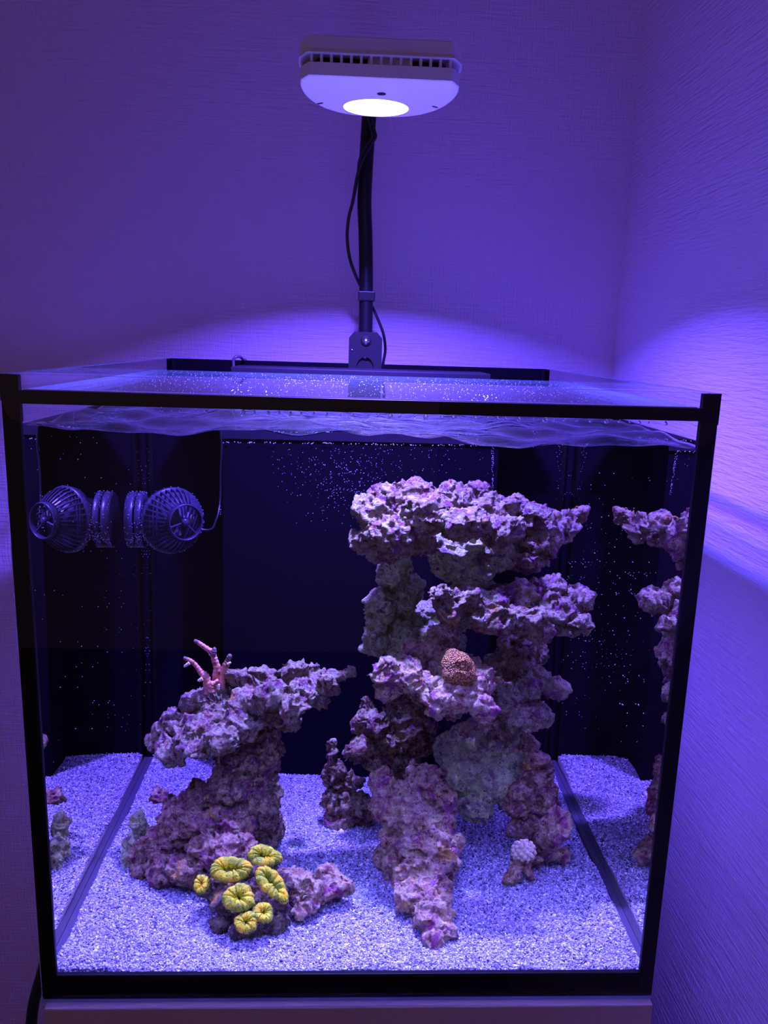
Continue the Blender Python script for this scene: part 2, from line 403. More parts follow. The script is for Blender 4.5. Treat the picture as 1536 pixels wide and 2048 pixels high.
# ------------------------------------------------------------------ sand
def sand_h(x, y):
    p = np.stack([x, y, x*0], 1)
    h = .0185+.0030*fbm(p*9+3, 2, 5)+.0012*vn(p*38, 9)
    h = h+.0035*np.clip((y-.30)/.15, 0, 1)*np.clip(np.abs(x)/.2, 0, 1)
    h = h+.0028*np.exp(-((y-.02)/.03)**2)*np.clip((-x-.05)/.12, 0, 1)+.0035*np.exp(-((y-.015)/.03)**2)
    return h
xa, xb, ya, yb = -TX+GT+.0003, TX-GT-.0003, GT+.0012, TD-GT-.0005
nx = ny = 180
X, Y = np.meshgrid(np.linspace(xa, xb, nx), np.linspace(ya, yb, ny)); Z = sand_h(X.ravel(), Y.ravel())
V = np.stack([X.ravel(), Y.ravel(), Z], 1); idx = np.arange(nx*ny).reshape(ny, nx)
Q = np.stack([idx[:-1, :-1], idx[:-1, 1:], idx[1:, 1:], idx[1:, :-1]], -1).reshape(-1, 4)
ring = np.concatenate([idx[0, :], idx[1:, -1], idx[-1, -2::-1], idx[-2:0:-1, 0]]); LV = V[ring].copy(); LV[:, 2] = GT
k = len(V); nr = len(ring); i = np.arange(nr); j = (i+1) % nr
Q2 = np.stack([ring[i], k+i, k+j, ring[j]], 1)
m_sand = None
t = NT('sand_bed'); tc = t.n('NewGeometry')
nzz = t.n('TexNoise', {'Vector': tc.outputs['Position'], 'Scale': 700.0, 'Detail': 3.0})
c_ = ramp(t, nzz.outputs['Fac'], [(.35, (.20, .17, .20)), (.65, (.46, .42, .46))])
bp = t.n('Bump', {'Height': nzz.outputs['Fac'], 'Strength': 1.0, 'Distance': .001})
m_sand = t.surf(t.n('BsdfPrincipled', {'Base Color': c_, 'Roughness': .8, 'Normal': bp.outputs[0]}).outputs[0])
me = bpy.data.meshes.new('sand_bed'); me.from_pydata(np.concatenate([V, LV]).tolist(), [], Q.tolist()+Q2.tolist())
sand = link('sand_bed', me, m_sand, None, True); tag(sand, 'pale coarse coral sand covering the bottom of the aquarium', 'sand', kind='stuff')
# grains
rs = np.random.RandomState(3)
NG = 90000
gy = rs.rand(NG)**1.12; px = xa+.0006+(xb-xa-.0012)*rs.rand(NG); py = ya+.0004+(yb-ya-.001)*gy
pz = sand_h(px, py)+rs.rand(NG)*.0009-.0002
NF = 5200   # grains against the front glass
fx = xa+.0006+(xb-xa-.0012)*rs.rand(NF); fz = .0075+rs.rand(NF)*(sand_h(fx, fx*0+ya)-.0075); fy = ya+rs.rand(NF)*.0006-.0006
C = np.concatenate([np.stack([px, py, pz], 1), np.stack([fx, fy, fz], 1)]); NT_ = len(C)
base = np.array([[1, 0, 0], [-1, 0, 0], [0, 1, 0], [0, -1, 0], [0, 0, 1], [0, 0, -1]], float)
tri = np.array([(0, 2, 4), (2, 1, 4), (1, 3, 4), (3, 0, 4), (2, 0, 5), (1, 2, 5), (3, 1, 5), (0, 3, 5)])
R = rs.randn(NT_, 4); R /= np.linalg.norm(R, axis=1)[:, None]; w, x, y, z = R.T
RM = np.stack([1-2*(y*y+z*z), 2*(x*y-w*z), 2*(x*z+w*y), 2*(x*y+w*z), 1-2*(x*x+z*z), 2*(y*z-w*x), 2*(x*z-w*y), 2*(y*z+w*x), 1-2*(x*x+y*y)], 1).reshape(-1, 3, 3)
sc = (.00075+.0007*rs.rand(NT_)**2)[:, None]*(np.array([1.35, .9, .75])*(.75+.5*rs.rand(NT_, 3))); big = rs.rand(NT_) > .994; sc[big] *= 1.8
LV = base[None]*sc[:, None, :]*(.8+.4*rs.rand(NT_, 6, 1)); LV = np.einsum('nij,nkj->nki', RM, LV)+C[:, None, :]
FA = (tri[None]+6*np.arange(NT_)[:, None, None]).reshape(-1)
me = bpy.data.meshes.new('sand_grains'); me.vertices.add(NT_*6); me.vertices.foreach_set('co', LV.ravel())
me.loops.add(len(FA)); me.loops.foreach_set('vertex_index', FA.astype(np.int32)); nf = len(FA)//3
me.polygons.add(nf); me.polygons.foreach_set('loop_start', (np.arange(nf)*3).astype(np.int32)); me.update(calc_edges=True)
ca = me.attributes.new('grain', 'FLOAT', 'POINT'); ca.data.foreach_set('value', np.repeat(rs.rand(NT_), 6).astype(np.float32))
t = NT('sand_grain'); at_ = t.n('Attribute', attribute_name='grain')
c_ = ramp(t, at_.outputs['Fac'], [(0, (.06, .05, .08)), (.15, (.16, .16, .22)), (.4, (.30, .32, .42)), (.75, (.46, .50, .60)), (1, (.88, .92, .92))])
m_grain = t.surf(t.n('BsdfPrincipled', {'Base Color': c_, 'Roughness': .6, 'Specular IOR Level': .3}).outputs[0])
o = link('sand_grains', me, m_grain, sand); o['kind'] = 'stuff'

# ------------------------------------------------------------------ rocks
vox_mod_cache = {}
def rock_mesh(name, blobs, mat, parent=None, voxel=.00125, amp=1.0, sat=9, seed=1, extra=None, pits=1.0, shrink=.95, zmin=None):
    r = random.Random(seed); bm = bmesh.new()
    def ball(c, rad, R, sub):
        res = bmesh.ops.create_icosphere(bm, subdivisions=sub, radius=1)
        for v in res['verts']: v.co = Vector(c)+R@Vector((v.co.x*rad[0], v.co.y*rad[1], v.co.z*rad[2]))
    for b in blobs:
        u, v, Yd, rx, rz = b[:5]; rd = b[5] if len(b) > 5 and b[5] else (rx+rz)/2; ang = b[6] if len(b) > 6 else 0
        c = at(u, v, Yd); k = ppm(u, v, Yd); rad = (rx/k*shrink, rd/k*shrink, rz/k*shrink)
        R = Matrix.Rotation(math.radians(ang), 3, 'Y')
        ball(c, rad, R, 3)
        for q in range(sat):
            d = Vector((r.gauss(0, 1), r.gauss(0, 1)-.35, r.gauss(0, 1))).normalized()
            s = r.uniform(.15, .36)*min(rad)
            p = Vector(c)+R@Vector((d.x*rad[0], d.y*rad[1], d.z*rad[2]))*.93
            ball(p, (s*r.uniform(.8, 1.3), s, s*r.uniform(.7, 1.2)), Matrix.Rotation(r.uniform(-1, 1), 3, 'Y'), 1)
    me = bpy.data.meshes.new('tmp'); bm.to_mesh(me); bm.free()
    o = bpy.data.objects.new('tmp', me); COL.objects.link(o)
    md = o.modifiers.new('r', 'REMESH'); md.mode = 'VOXEL'; md.voxel_size = voxel
    sm = o.modifiers.new('s', 'SMOOTH'); sm.factor = .6; sm.iterations = 4
    dg = bpy.context.evaluated_depsgraph_get(); ev = o.evaluated_get(dg); m2 = bpy.data.meshes.new_from_object(ev)
    bpy.data.objects.remove(o); bpy.data.meshes.remove(me)
    n = len(m2.vertices); co = np.empty(n*3); m2.vertices.foreach_get('co', co); co = co.reshape(-1, 3)
    s0 = seed*13.7
    wv = np.stack([fbm(co*58+s0+k*19, 3, seed+k) for k in range(3)], 1); co2 = co+wv*.0042*amp
    m2.vertices.foreach_set('co', co2.ravel()); m2.update()
    no = np.empty(n*3); m2.vertices.foreach_get('normal', no); no = no.reshape(-1, 3)
    d = .0020*fbm(co*105+s0, 3, seed+20)
    r1 = 1-np.abs(vn(co*130+s0+5, seed+31)); r2 = 1-np.abs(vn(co*290+s0+9, seed+32)); d += .0030*(r1**3-.35)+.0016*(r1**2)*(r2**3)
    d += .0008*vn(co*480+s0, seed+33)
    f1, cid = worley(co*88+s0, seed+40); rim = np.exp(-((f1-.46)/.10)**2); act = (cid > .55)
    d += act*(.0011*rim-pits*.0062*np.clip(1-f1/.42, 0, 1)**.6)
    f2, cid2 = worley(co*210+s0, seed+50); d += .0011*np.clip(.55-f2, 0, 1)*2*(cid2 > .35)-pits*.0030*np.clip(1-f2/.42, 0, 1)*(cid2 < .35)
    co3 = co2+no*(d*amp)[:, None]
    if zmin is not None: co3[:, 2] = np.maximum(co3[:, 2], zmin)
    if extra is not None: co3 = extra(co3, no)
    m2.vertices.foreach_set('co', co3.ravel()); m2.update()
    o = link(name, m2, mat, parent, True)
    if name == 'rock_core': o['label'] = 'smooth pale grey rock mass'
    if name == 'rock_patch': o['label'] = 'pale greenish rock edge'
    return o
SZ = .013
tower = empty('reef_rock', at(900, 1700, .17)*np.array([1, 1, 0])+np.array([0, 0, .018]), 'tall purple-crusted live rock tower of stacked ledges right of centre', 'rock')
A = [(742, 1030, .21, 38, 42), (725, 1085, .20, 26, 28), (775, 1000, .26, 45, 30), (780, 1070, .19, 50, 38), (830, 990, .27, 52, 30), (850, 1035, .20, 60, 40),
     (905, 1000, .25, 55, 33), (925, 1050, .19, 55, 34), (955, 982, .28, 28, 22), (990, 1020, .24, 45, 30), (1030, 1006, .25, 24, 18), (1005, 1060, .21, 50, 34),
     (1068, 1040, .24, 33, 33), (1085, 1080, .24, 34, 34), (1108, 1062, .26, 30, 33), (1150, 1028, .30, 25, 17, 22, -25), (1132, 1048, .29, 24, 28), (1093, 1026, .29, 18, 20),
     (1060, 1118, .24, 34, 26), (1035, 1105, .25, 35, 35), (765, 1105, .20, 35, 18), (820, 1085, .23, 50, 28)]
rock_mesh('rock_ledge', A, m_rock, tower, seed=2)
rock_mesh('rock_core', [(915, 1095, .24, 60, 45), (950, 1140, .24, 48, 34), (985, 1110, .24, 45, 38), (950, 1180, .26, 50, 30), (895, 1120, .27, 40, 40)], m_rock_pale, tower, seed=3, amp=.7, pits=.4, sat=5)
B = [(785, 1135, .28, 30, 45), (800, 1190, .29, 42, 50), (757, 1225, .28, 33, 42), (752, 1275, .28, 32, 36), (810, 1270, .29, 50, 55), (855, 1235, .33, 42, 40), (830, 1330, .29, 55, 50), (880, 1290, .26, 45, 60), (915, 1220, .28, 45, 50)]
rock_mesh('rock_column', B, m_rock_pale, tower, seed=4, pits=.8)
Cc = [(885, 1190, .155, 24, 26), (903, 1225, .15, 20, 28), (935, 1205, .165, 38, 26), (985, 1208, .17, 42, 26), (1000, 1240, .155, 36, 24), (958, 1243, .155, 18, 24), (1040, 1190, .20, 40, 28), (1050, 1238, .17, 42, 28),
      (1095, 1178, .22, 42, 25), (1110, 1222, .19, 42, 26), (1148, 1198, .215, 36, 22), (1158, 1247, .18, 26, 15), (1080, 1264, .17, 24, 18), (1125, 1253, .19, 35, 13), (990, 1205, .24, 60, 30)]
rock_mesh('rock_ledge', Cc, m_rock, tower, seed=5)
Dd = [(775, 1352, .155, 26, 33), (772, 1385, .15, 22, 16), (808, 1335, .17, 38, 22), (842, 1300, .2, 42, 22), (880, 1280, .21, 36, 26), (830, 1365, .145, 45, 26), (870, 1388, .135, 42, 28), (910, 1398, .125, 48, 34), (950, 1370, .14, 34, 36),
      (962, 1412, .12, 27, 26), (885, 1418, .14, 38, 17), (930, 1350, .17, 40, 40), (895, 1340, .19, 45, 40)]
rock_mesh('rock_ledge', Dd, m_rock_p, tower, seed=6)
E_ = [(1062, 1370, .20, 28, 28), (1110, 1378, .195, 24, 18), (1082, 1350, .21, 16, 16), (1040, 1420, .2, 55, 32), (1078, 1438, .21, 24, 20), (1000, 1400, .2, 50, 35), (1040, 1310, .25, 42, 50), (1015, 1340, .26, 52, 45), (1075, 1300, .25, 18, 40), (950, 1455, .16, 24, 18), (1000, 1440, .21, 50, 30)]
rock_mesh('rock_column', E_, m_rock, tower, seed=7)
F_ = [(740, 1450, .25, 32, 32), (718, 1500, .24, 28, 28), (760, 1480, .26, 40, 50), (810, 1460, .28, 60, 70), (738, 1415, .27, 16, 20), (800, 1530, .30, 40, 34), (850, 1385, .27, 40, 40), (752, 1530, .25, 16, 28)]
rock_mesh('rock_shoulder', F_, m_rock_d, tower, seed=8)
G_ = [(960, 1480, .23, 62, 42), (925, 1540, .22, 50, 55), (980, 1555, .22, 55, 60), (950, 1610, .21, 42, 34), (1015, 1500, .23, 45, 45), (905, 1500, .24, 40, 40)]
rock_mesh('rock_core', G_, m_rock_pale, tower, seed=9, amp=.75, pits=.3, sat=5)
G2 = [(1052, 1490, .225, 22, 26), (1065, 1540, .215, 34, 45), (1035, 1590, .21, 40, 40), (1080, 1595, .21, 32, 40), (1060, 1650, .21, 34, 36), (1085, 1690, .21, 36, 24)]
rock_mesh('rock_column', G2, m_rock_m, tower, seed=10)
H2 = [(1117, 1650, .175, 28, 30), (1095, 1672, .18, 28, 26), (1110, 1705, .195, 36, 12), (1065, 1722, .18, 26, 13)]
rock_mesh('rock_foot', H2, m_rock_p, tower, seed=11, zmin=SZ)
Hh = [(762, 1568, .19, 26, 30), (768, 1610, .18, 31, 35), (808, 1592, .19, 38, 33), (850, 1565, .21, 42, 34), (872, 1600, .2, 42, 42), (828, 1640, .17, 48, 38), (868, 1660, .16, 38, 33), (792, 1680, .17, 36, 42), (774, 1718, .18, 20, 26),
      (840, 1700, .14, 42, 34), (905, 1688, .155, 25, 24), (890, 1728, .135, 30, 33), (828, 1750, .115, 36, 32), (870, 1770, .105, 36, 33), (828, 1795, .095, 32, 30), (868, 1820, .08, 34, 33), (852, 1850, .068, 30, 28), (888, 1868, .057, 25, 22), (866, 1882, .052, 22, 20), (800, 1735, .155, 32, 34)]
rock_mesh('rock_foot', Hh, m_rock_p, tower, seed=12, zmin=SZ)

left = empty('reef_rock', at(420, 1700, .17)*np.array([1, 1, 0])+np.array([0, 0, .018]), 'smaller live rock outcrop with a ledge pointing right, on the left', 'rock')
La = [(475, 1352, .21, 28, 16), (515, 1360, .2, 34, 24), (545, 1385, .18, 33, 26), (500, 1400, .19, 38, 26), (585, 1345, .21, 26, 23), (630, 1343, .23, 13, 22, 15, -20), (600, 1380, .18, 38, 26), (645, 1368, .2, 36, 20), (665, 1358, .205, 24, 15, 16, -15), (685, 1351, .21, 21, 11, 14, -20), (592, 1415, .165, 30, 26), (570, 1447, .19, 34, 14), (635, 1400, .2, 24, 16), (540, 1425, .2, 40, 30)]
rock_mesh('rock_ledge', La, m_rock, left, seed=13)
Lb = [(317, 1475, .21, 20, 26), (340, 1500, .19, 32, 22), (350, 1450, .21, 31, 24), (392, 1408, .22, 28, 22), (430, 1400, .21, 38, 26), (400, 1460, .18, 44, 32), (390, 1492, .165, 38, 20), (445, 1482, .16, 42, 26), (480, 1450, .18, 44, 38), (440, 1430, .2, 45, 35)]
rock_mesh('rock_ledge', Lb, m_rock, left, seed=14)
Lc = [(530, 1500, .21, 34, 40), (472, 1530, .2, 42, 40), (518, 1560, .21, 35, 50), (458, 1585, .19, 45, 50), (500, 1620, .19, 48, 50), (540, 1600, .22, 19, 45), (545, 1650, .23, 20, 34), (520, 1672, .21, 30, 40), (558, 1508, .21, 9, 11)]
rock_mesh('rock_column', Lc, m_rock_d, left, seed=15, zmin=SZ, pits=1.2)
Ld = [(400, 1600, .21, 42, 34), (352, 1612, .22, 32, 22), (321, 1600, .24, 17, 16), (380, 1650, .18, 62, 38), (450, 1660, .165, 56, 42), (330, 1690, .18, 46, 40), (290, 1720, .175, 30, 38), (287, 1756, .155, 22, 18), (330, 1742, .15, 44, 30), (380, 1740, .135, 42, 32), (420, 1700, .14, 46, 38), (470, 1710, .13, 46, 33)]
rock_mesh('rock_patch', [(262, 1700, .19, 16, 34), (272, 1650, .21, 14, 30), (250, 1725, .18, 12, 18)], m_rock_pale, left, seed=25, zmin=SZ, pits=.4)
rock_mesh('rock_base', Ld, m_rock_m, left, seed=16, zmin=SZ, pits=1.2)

o = rock_mesh('rock_stump', [(667, 1508, .275, 12, 26), (670, 1550, .275, 23, 30), (703, 1560, .275, 20, 22), (662, 1600, .275, 22, 30), (690, 1612, .275, 38, 30), (725, 1620, .275, 28, 34), (690, 1640, .27, 46, 14)], m_rock_d, None, seed=17, zmin=SZ)
tag(o, 'dark pointed rock stump standing behind the tower in the middle of the sand', 'rock')
o = rock_mesh('loose_rock', [(598, 1775, .10, 34, 34), (610, 1810, .09, 30, 24), (625, 1785, .1, 22, 34), (575, 1765, .11, 28, 28)], m_rock_p, None, seed=18, zmin=SZ)
tag(o, 'folded pinkish loose stone lying against the yellow coral', 'rock')
o = rock_mesh('loose_rock', [(660, 1765, .118, 30, 32), (680, 1775, .113, 20, 26), (650, 1785, .115, 30, 22)], m_rock_p, None, seed=19, zmin=SZ)
tag(o, 'rounded reddish loose stone with orange patch, rightmost beside the yellow coral', 'rock')
# knobbly nub coral
nub = empty('nub_coral', at(1040, 1750, .145)*np.array([1, 1, 0])+np.array([0, 0, .018]), 'white cauliflower-like nub coral on a pink stub at the foot of the rock tower', 'coral')
rock_mesh('stub', [(1035, 1732, .152, 19, 22), (1022, 1753, .150, 20, 14), (1062, 1742, .157, 11, 18)], m_rock_p, nub, seed=20, zmin=SZ, pits=.3)
m_nub = pbr('nub_tips', (.75, .72, .42), .6, bump=(900, .5), var=(120, (.60, .52, .30)))
bm = bmesh.new(); c0 = Vector(at(1047, 1702, .150)); k = ppm(1047, 1702, .150)
for i in range(52):
    ph = i*2.39996; zz = 1-1.75*i/52; rr = math.sqrt(max(0, 1-zz*zz)); p = c0+Vector((math.cos(ph)*rr*22/k, math.sin(ph)*rr*20/k, zz*20/k)); s = rnd.uniform(3.6, 5.4)/k
    res = bmesh.ops.create_icosphere(bm, subdivisions=2, radius=s, matrix=Matrix.Translation(p))
bmesh.ops.create_icosphere(bm, subdivisions=2, radius=20/k, matrix=Matrix.Translation(c0))
from_bm('knob_cluster', bm, m_nub, nub, True)

# ------------------------------------------------------------------ orange dome coral
t = NT('dome_coral_skin'); tc = t.n('NewGeometry')
vo = t.n('TexVoronoi', {'Vector': tc.outputs['Position'], 'Scale': 760.0}).outputs['Distance']
c_ = ramp(t, vo, [(.1, (.90, .62, .07)), (.40, (.55, .26, .04)), (.65, (.20, .07, .02))])
hv = t.n('Math', {0: 1.0, 1: vo}, operation='SUBTRACT').outputs[0]
bp = t.n('Bump', {'Height': hv, 'Strength': 1.0, 'Distance': .0018})
m_dome = t.surf(t.n('BsdfPrincipled', {'Base Color': c_, 'Roughness': .6, 'Normal': bp.outputs[0]}).outputs[0])
o = rock_mesh('dome_coral', [(916, 1347, .125, 34, 27), (910, 1327, .128, 27, 27), (906, 1311, .13, 16, 15), (926, 1336, .13, 26, 26), (915, 1332, .127, 31, 30)], m_dome, None, amp=.18, sat=0, pits=0, seed=21, shrink=1, voxel=.001)
tag(o, 'orange-brown grainy dome coral growing on the middle ledge of the rock tower', 'coral')

# ------------------------------------------------------------------ pink branching coral
bc = empty('branching_coral', at(428, 1378, .208), 'small pink branching coral with dark tips on top of the left rock', 'coral')
t = NT('branch_skin'); tc = t.n('NewGeometry')
nz = t.n('TexNoise', {'Vector': tc.outputs['Position'], 'Scale': 190.0, 'Detail': 4.0}).outputs['Fac']
c_ = ramp(t, nz, [(.36, (.30, .16, .06)), (.46, (.80, .36, .16)), (.58, (.90, .36, .28)), (.70, (.75, .60, .28))])
bp = t.n('Bump', {'Height': t.n('TexNoise', {'Vector': tc.outputs['Position'], 'Scale': 900.0}).outputs['Fac'], 'Strength': .6, 'Distance': .0008})
m_br = t.surf(t.n('BsdfPrincipled', {'Base Color': c_, 'Roughness': .6, 'Normal': bp.outputs[0]}).outputs[0])
m_tip = pbr('branch_tip', (.22, .14, .10), .7, bump=(800, .6))
m_ptip = pbr('pale_tip', (.85, .80, .50), .6)
YB = .205
def branch(name, pts, rr, mat, par, y0=YB, dy=0.0):
    P_ = [at(u, v, y0+dy*i/(len(pts)-1)) for i, (u, v) in enumerate(pts)]; k = ppm(pts[0][0], pts[0][1], y0)
    C1 = catmull(P_, 6); R1 = np.interp(np.linspace(0, 1, len(C1)), np.linspace(0, 1, len(rr)), rr)/k
    R1 = R1*(1+.10*np.sin(np.arange(len(C1))*1.7)); R1[-1] *= .5
    bm = bmesh.new(); tube(bm, C1, list(R1), 10); bmesh.ops.recalc_face_normals(bm, faces=bm.faces); return from_bm(name, bm, mat, par, True)
b1 = branch('branch', [(418, 1388), (416, 1372), (412, 1358), (408, 1350), (402, 1345), (396, 1336), (388, 1327), (380, 1321), (372, 1317)], [9, 8, 9, 9, 6, 4.6, 4.6, 4.4, 3.6], m_br, bc)
branch('branch_tip', [(373, 1318), (369, 1316.5), (366.5, 1316)], [4.4, 4, 2.5], m_tip, b1)
branch('nub', [(379, 1326), (373, 1330), (368, 1334)], [3.4, 3.2, 2], m_ptip, b1, YB-.002)
branch('nub', [(405, 1357), (400, 1360), (395, 1362)], [4, 3.6, 2], m_ptip, b1, YB-.004)
b2 = branch('branch', [(434, 1384), (433, 1365), (432, 1350), (434, 1336), (430, 1322), (427, 1312), (423, 1304), (412, 1296), (402, 1289), (395, 1284)], [9, 9, 7, 7.5, 6.5, 6, 6, 5, 4.6, 4], m_br, bc, YB+.004)
branch('branch_tip', [(396, 1285), (391, 1282), (388, 1280)], [4.6, 4, 2.5], m_tip, b2, YB+.004)
branch('branch_tip', [(424, 1312), (427, 1304), (428, 1298), (426, 1296)], [7, 6.5, 4.5, 2.5], m_tip, b2, YB)
b3 = branch('branch', [(444, 1380), (445, 1360), (446, 1345), (451, 1332), (456, 1321)], [6, 6, 6.5, 7.5, 5], m_br, bc, YB+.001)
branch('branch_tip', [(455, 1322), (459, 1313), (462, 1309)], [5, 5.4, 3.5], m_tip, b3, YB+.001)
branch('nub', [(454, 1328), (459, 1326), (462, 1325)], [3, 2.6, 2], m_ptip, b3, YB-.001)
b4 = branch('branch', [(424, 1384), (424, 1370), (430, 1366), (437, 1360)], [8, 7.5, 5, 3.4], m_br, bc, YB-.006)
branch('nub', [(436, 1378), (437, 1372), (438, 1368)], [4, 3.4, 2.4], m_ptip, b4, YB-.006)

# ------------------------------------------------------------------ yellow brain coral
yc = empty('lobed_coral', at(495, 1870, .06)*np.array([1, 1, 0])+np.array([0, 0, .018]), 'yellow-green fleshy lobed brain coral with seven puffy heads on the front sand', 'coral')
rock_mesh('coral_base', [(478, 1800, .085, 55, 50), (525, 1815, .078, 50, 50), (450, 1842, .075, 30, 22), (545, 1848, .068, 36, 22), (492, 1862, .06, 34, 18), (505, 1755, .10, 48, 42), (550, 1780, .09, 30, 40), (430, 1780, .1, 30, 24)], m_rock_b, yc, seed=22, zmin=SZ, pits=.4)
t = NT('yellow_flesh'); tc = t.n('NewGeometry')
nz = t.n('TexNoise', {'Vector': tc.outputs['Position'], 'Scale': 120.0, 'Detail': 4.0}).outputs['Fac']
c_ = ramp(t, nz, [(.35, (.24, .36, .03)), (.50, (.54, .60, .025)), (.66, (.78, .54, .02))])
vo = t.n('TexVoronoi', {'Vector': tc.outputs['Position'], 'Scale': 420.0}).outputs['Distance']
sp = ramp(t, vo, [(.16, (.16, .12, .04)), (.27, (1, 1, 1))])
mm = t.n('Mix', data_type='RGBA', blend_type='MULTIPLY'); mm.inputs[0].default_value = .8; t.t.links.new(c_, mm.inputs[6]); t.t.links.new(sp, mm.inputs[7])
nb = t.n('TexNoise', {'Vector': tc.outputs['Position'], 'Scale': 800.0}).outputs['Fac']
bp = t.n('Bump', {'Height': nb, 'Strength': .7, 'Distance': .0008})
m_yel = t.surf(t.n('BsdfPrincipled', {'Base Color': mm.outputs[2], 'Roughness': .6, 'Specular IOR Level': .12, 'Normal': bp.outputs[0]}).outputs[0])
m_skirt = pbr('dark_skirt', (.10, .08, .04), .7, var=(300, (.24, .2, .12)))
m_rib = pbr('pale_rib', (.34, .32, .20), .6)
m_spike = pbr('tentacle_tip', (.09, .07, .04), .6)
m_hole = pbr('mouth_disc', (.30, .30, .05), .6)
def polyp(u, v, Yd, rx, ry, ang=0, lobes=11, seed=0, tilt=0.0):
    r = random.Random(seed); c = Vector(at(u, v, Yd)); k = ppm(u, v, Yd)
    n = Vector((tilt, -.62, .78)).normalized(); ex = Vector((1, 0, 0)); ex = (ex-n*ex.dot(n)).normalized(); ey = n.cross(ex)
    a, b = rx/k, ry/k*1.12; tr_ = min(a, b)*.46; ca, sa = math.cos(math.radians(ang)), math.sin(math.radians(ang))
    bm = bmesh.new(); NU, NV = 168, 20; rings = []; ph0 = r.uniform(0, 6)
    def pt(th, phi):
        w1 = lobes*(th+.10*math.sin(2*th+ph0)+.06*math.sin(5*th))+ph0
        cr = abs(math.sin(w1/2))**.45; inner = .5-.5*math.cos(phi)
        wob = 1+.07*math.sin(2*th+ph0)+.06*math.sin(3*th+1.3*ph0)
        tt = tr_*(1.0-(1-cr)*(.16+.30*inner))*(1+.07*math.sin(4*th+ph0)+.05*math.sin(9*th+2*ph0)); R1, R2 = (a-tr_)*wob, (b-tr_)*wob
        x = (R1+tt*math.cos(phi))*math.cos(th); y = (R2+tt*math.cos(phi))*math.sin(th)
        z = tt*1.0*math.sin(phi)+.16*tr_*math.cos(2*th+ph0)
        return c+ex*(x*ca-y*sa)+ey*(x*sa+y*ca)+n*z
    for i in range(NU): rings.append([bm.verts.new(pt(2*PI*i/NU, 2*PI*j/NV)) for j in range(NV)])
    for i in range(NU):
        for j in range(NV): bm.faces.new((rings[i][j], rings[(i+1) % NU][j], rings[(i+1) % NU][(j+1) % NV], rings[i][(j+1) % NV]))
    bmesh.ops.recalc_face_normals(bm, faces=bm.faces)
    o = from_bm('polyp', bm, m_yel, yc, True)
    bm = bmesh.new(); vs = [bm.verts.new(c-n*tr_*.35+ex*((a-tr_)*math.cos(q)*ca-(b-tr_)*math.sin(q)*sa)+ey*((a-tr_)*math.cos(q)*sa+(b-tr_)*math.sin(q)*ca)) for q in np.linspace(0, 2*PI, 24, endpoint=False)]
    ctr = bm.verts.new(c-n*tr_*.6)
    for i in range(24): bm.faces.new((vs[i], vs[(i+1) % 24], ctr))
    from_bm('mouth', bm, m_hole, o, True)
    # ribbed skirt under the head
    bm = bmesh.new(); rr = []
    for s_, (f, dz) in enumerate(((.94, -.2), (.90, -.8), (.74, -1.7), (.60, -2.7))):
        rr.append([bm.verts.new(c+n*(dz*tr_)+ex*((a*f)*math.cos(q)*ca-(b*f)*math.sin(q)*sa)*(1+.05*(i % 2))+ey*((a*f)*math.cos(q)*sa+(b*f)*math.sin(q)*ca)*(1+.05*(i % 2))) for i, q in enumerate(np.linspace(0, 2*PI, 64, endpoint=False))])
    for A_, B_ in zip(rr, rr[1:]):
        for i in range(64):
            f = bm.faces.new((A_[i], B_[i], B_[(i+1) % 64], A_[(i+1) % 64])); f.material_index = 1 if i % 4 == 0 else 0
    bmesh.ops.recalc_face_normals(bm, faces=bm.faces)
    from_bm('skirt', bm, [m_skirt, m_rib], o)
    # tentacle bristles round the outer edge
    bm = bmesh.new()
    for i in range(170):
        th = r.uniform(0, 2*PI); phi = r.uniform(-.9, .75); p = pt(th, phi); q = pt(th, phi+.01); cc = c+ex*((a-tr_)*math.cos(th)*ca-(b-tr_)*math.sin(th)*sa)+ey*((a-tr_)*math.cos(th)*sa+(b-tr_)*math.sin(th)*ca)
        d = (p-cc).normalized(); d = (d+Vector((r.uniform(-.4, .4), r.uniform(-.4, .4), r.uniform(-.4, .4)))).normalized(); ln = r.uniform(1.8, 4.6)/k; w_ = r.uniform(.8, 1.4)/k
        s1 = d.orthogonal().normalized(); s2 = d.cross(s1)
        q = [bm.verts.new(p-d*w_+s1*w_), bm.verts.new(p-d*w_-s1*w_*.5+s2*w_*.87), bm.verts.new(p-d*w_-s1*w_*.5-s2*w_*.87)]; tp = bm.verts.new(p+d*ln)
        for z in range(3): bm.faces.new((q[z], q[(z+1) % 3], tp))
    w = from_bm('tentacles', bm, m_spike, o); w['kind'] = 'stuff'
polyp(529, 1713, .100, 34, 23, -12, 12, 1, .15)
polyp(461, 1739, .088, 44, 26, -8, 14, 2, -.1)
polyp(404, 1769, .088, 18, 21, 10, 8, 3, -.5)
polyp(544, 1769, .074, 44, 23, -48, 14, 4, .35)
polyp(477, 1797, .062, 34, 28, 12, 12, 5, -.1)
polyp(492, 1845, .048, 26, 21, 12, 10, 6, -.1)
polyp(526, 1826, .054, 22, 21, -35, 9, 7, .3)

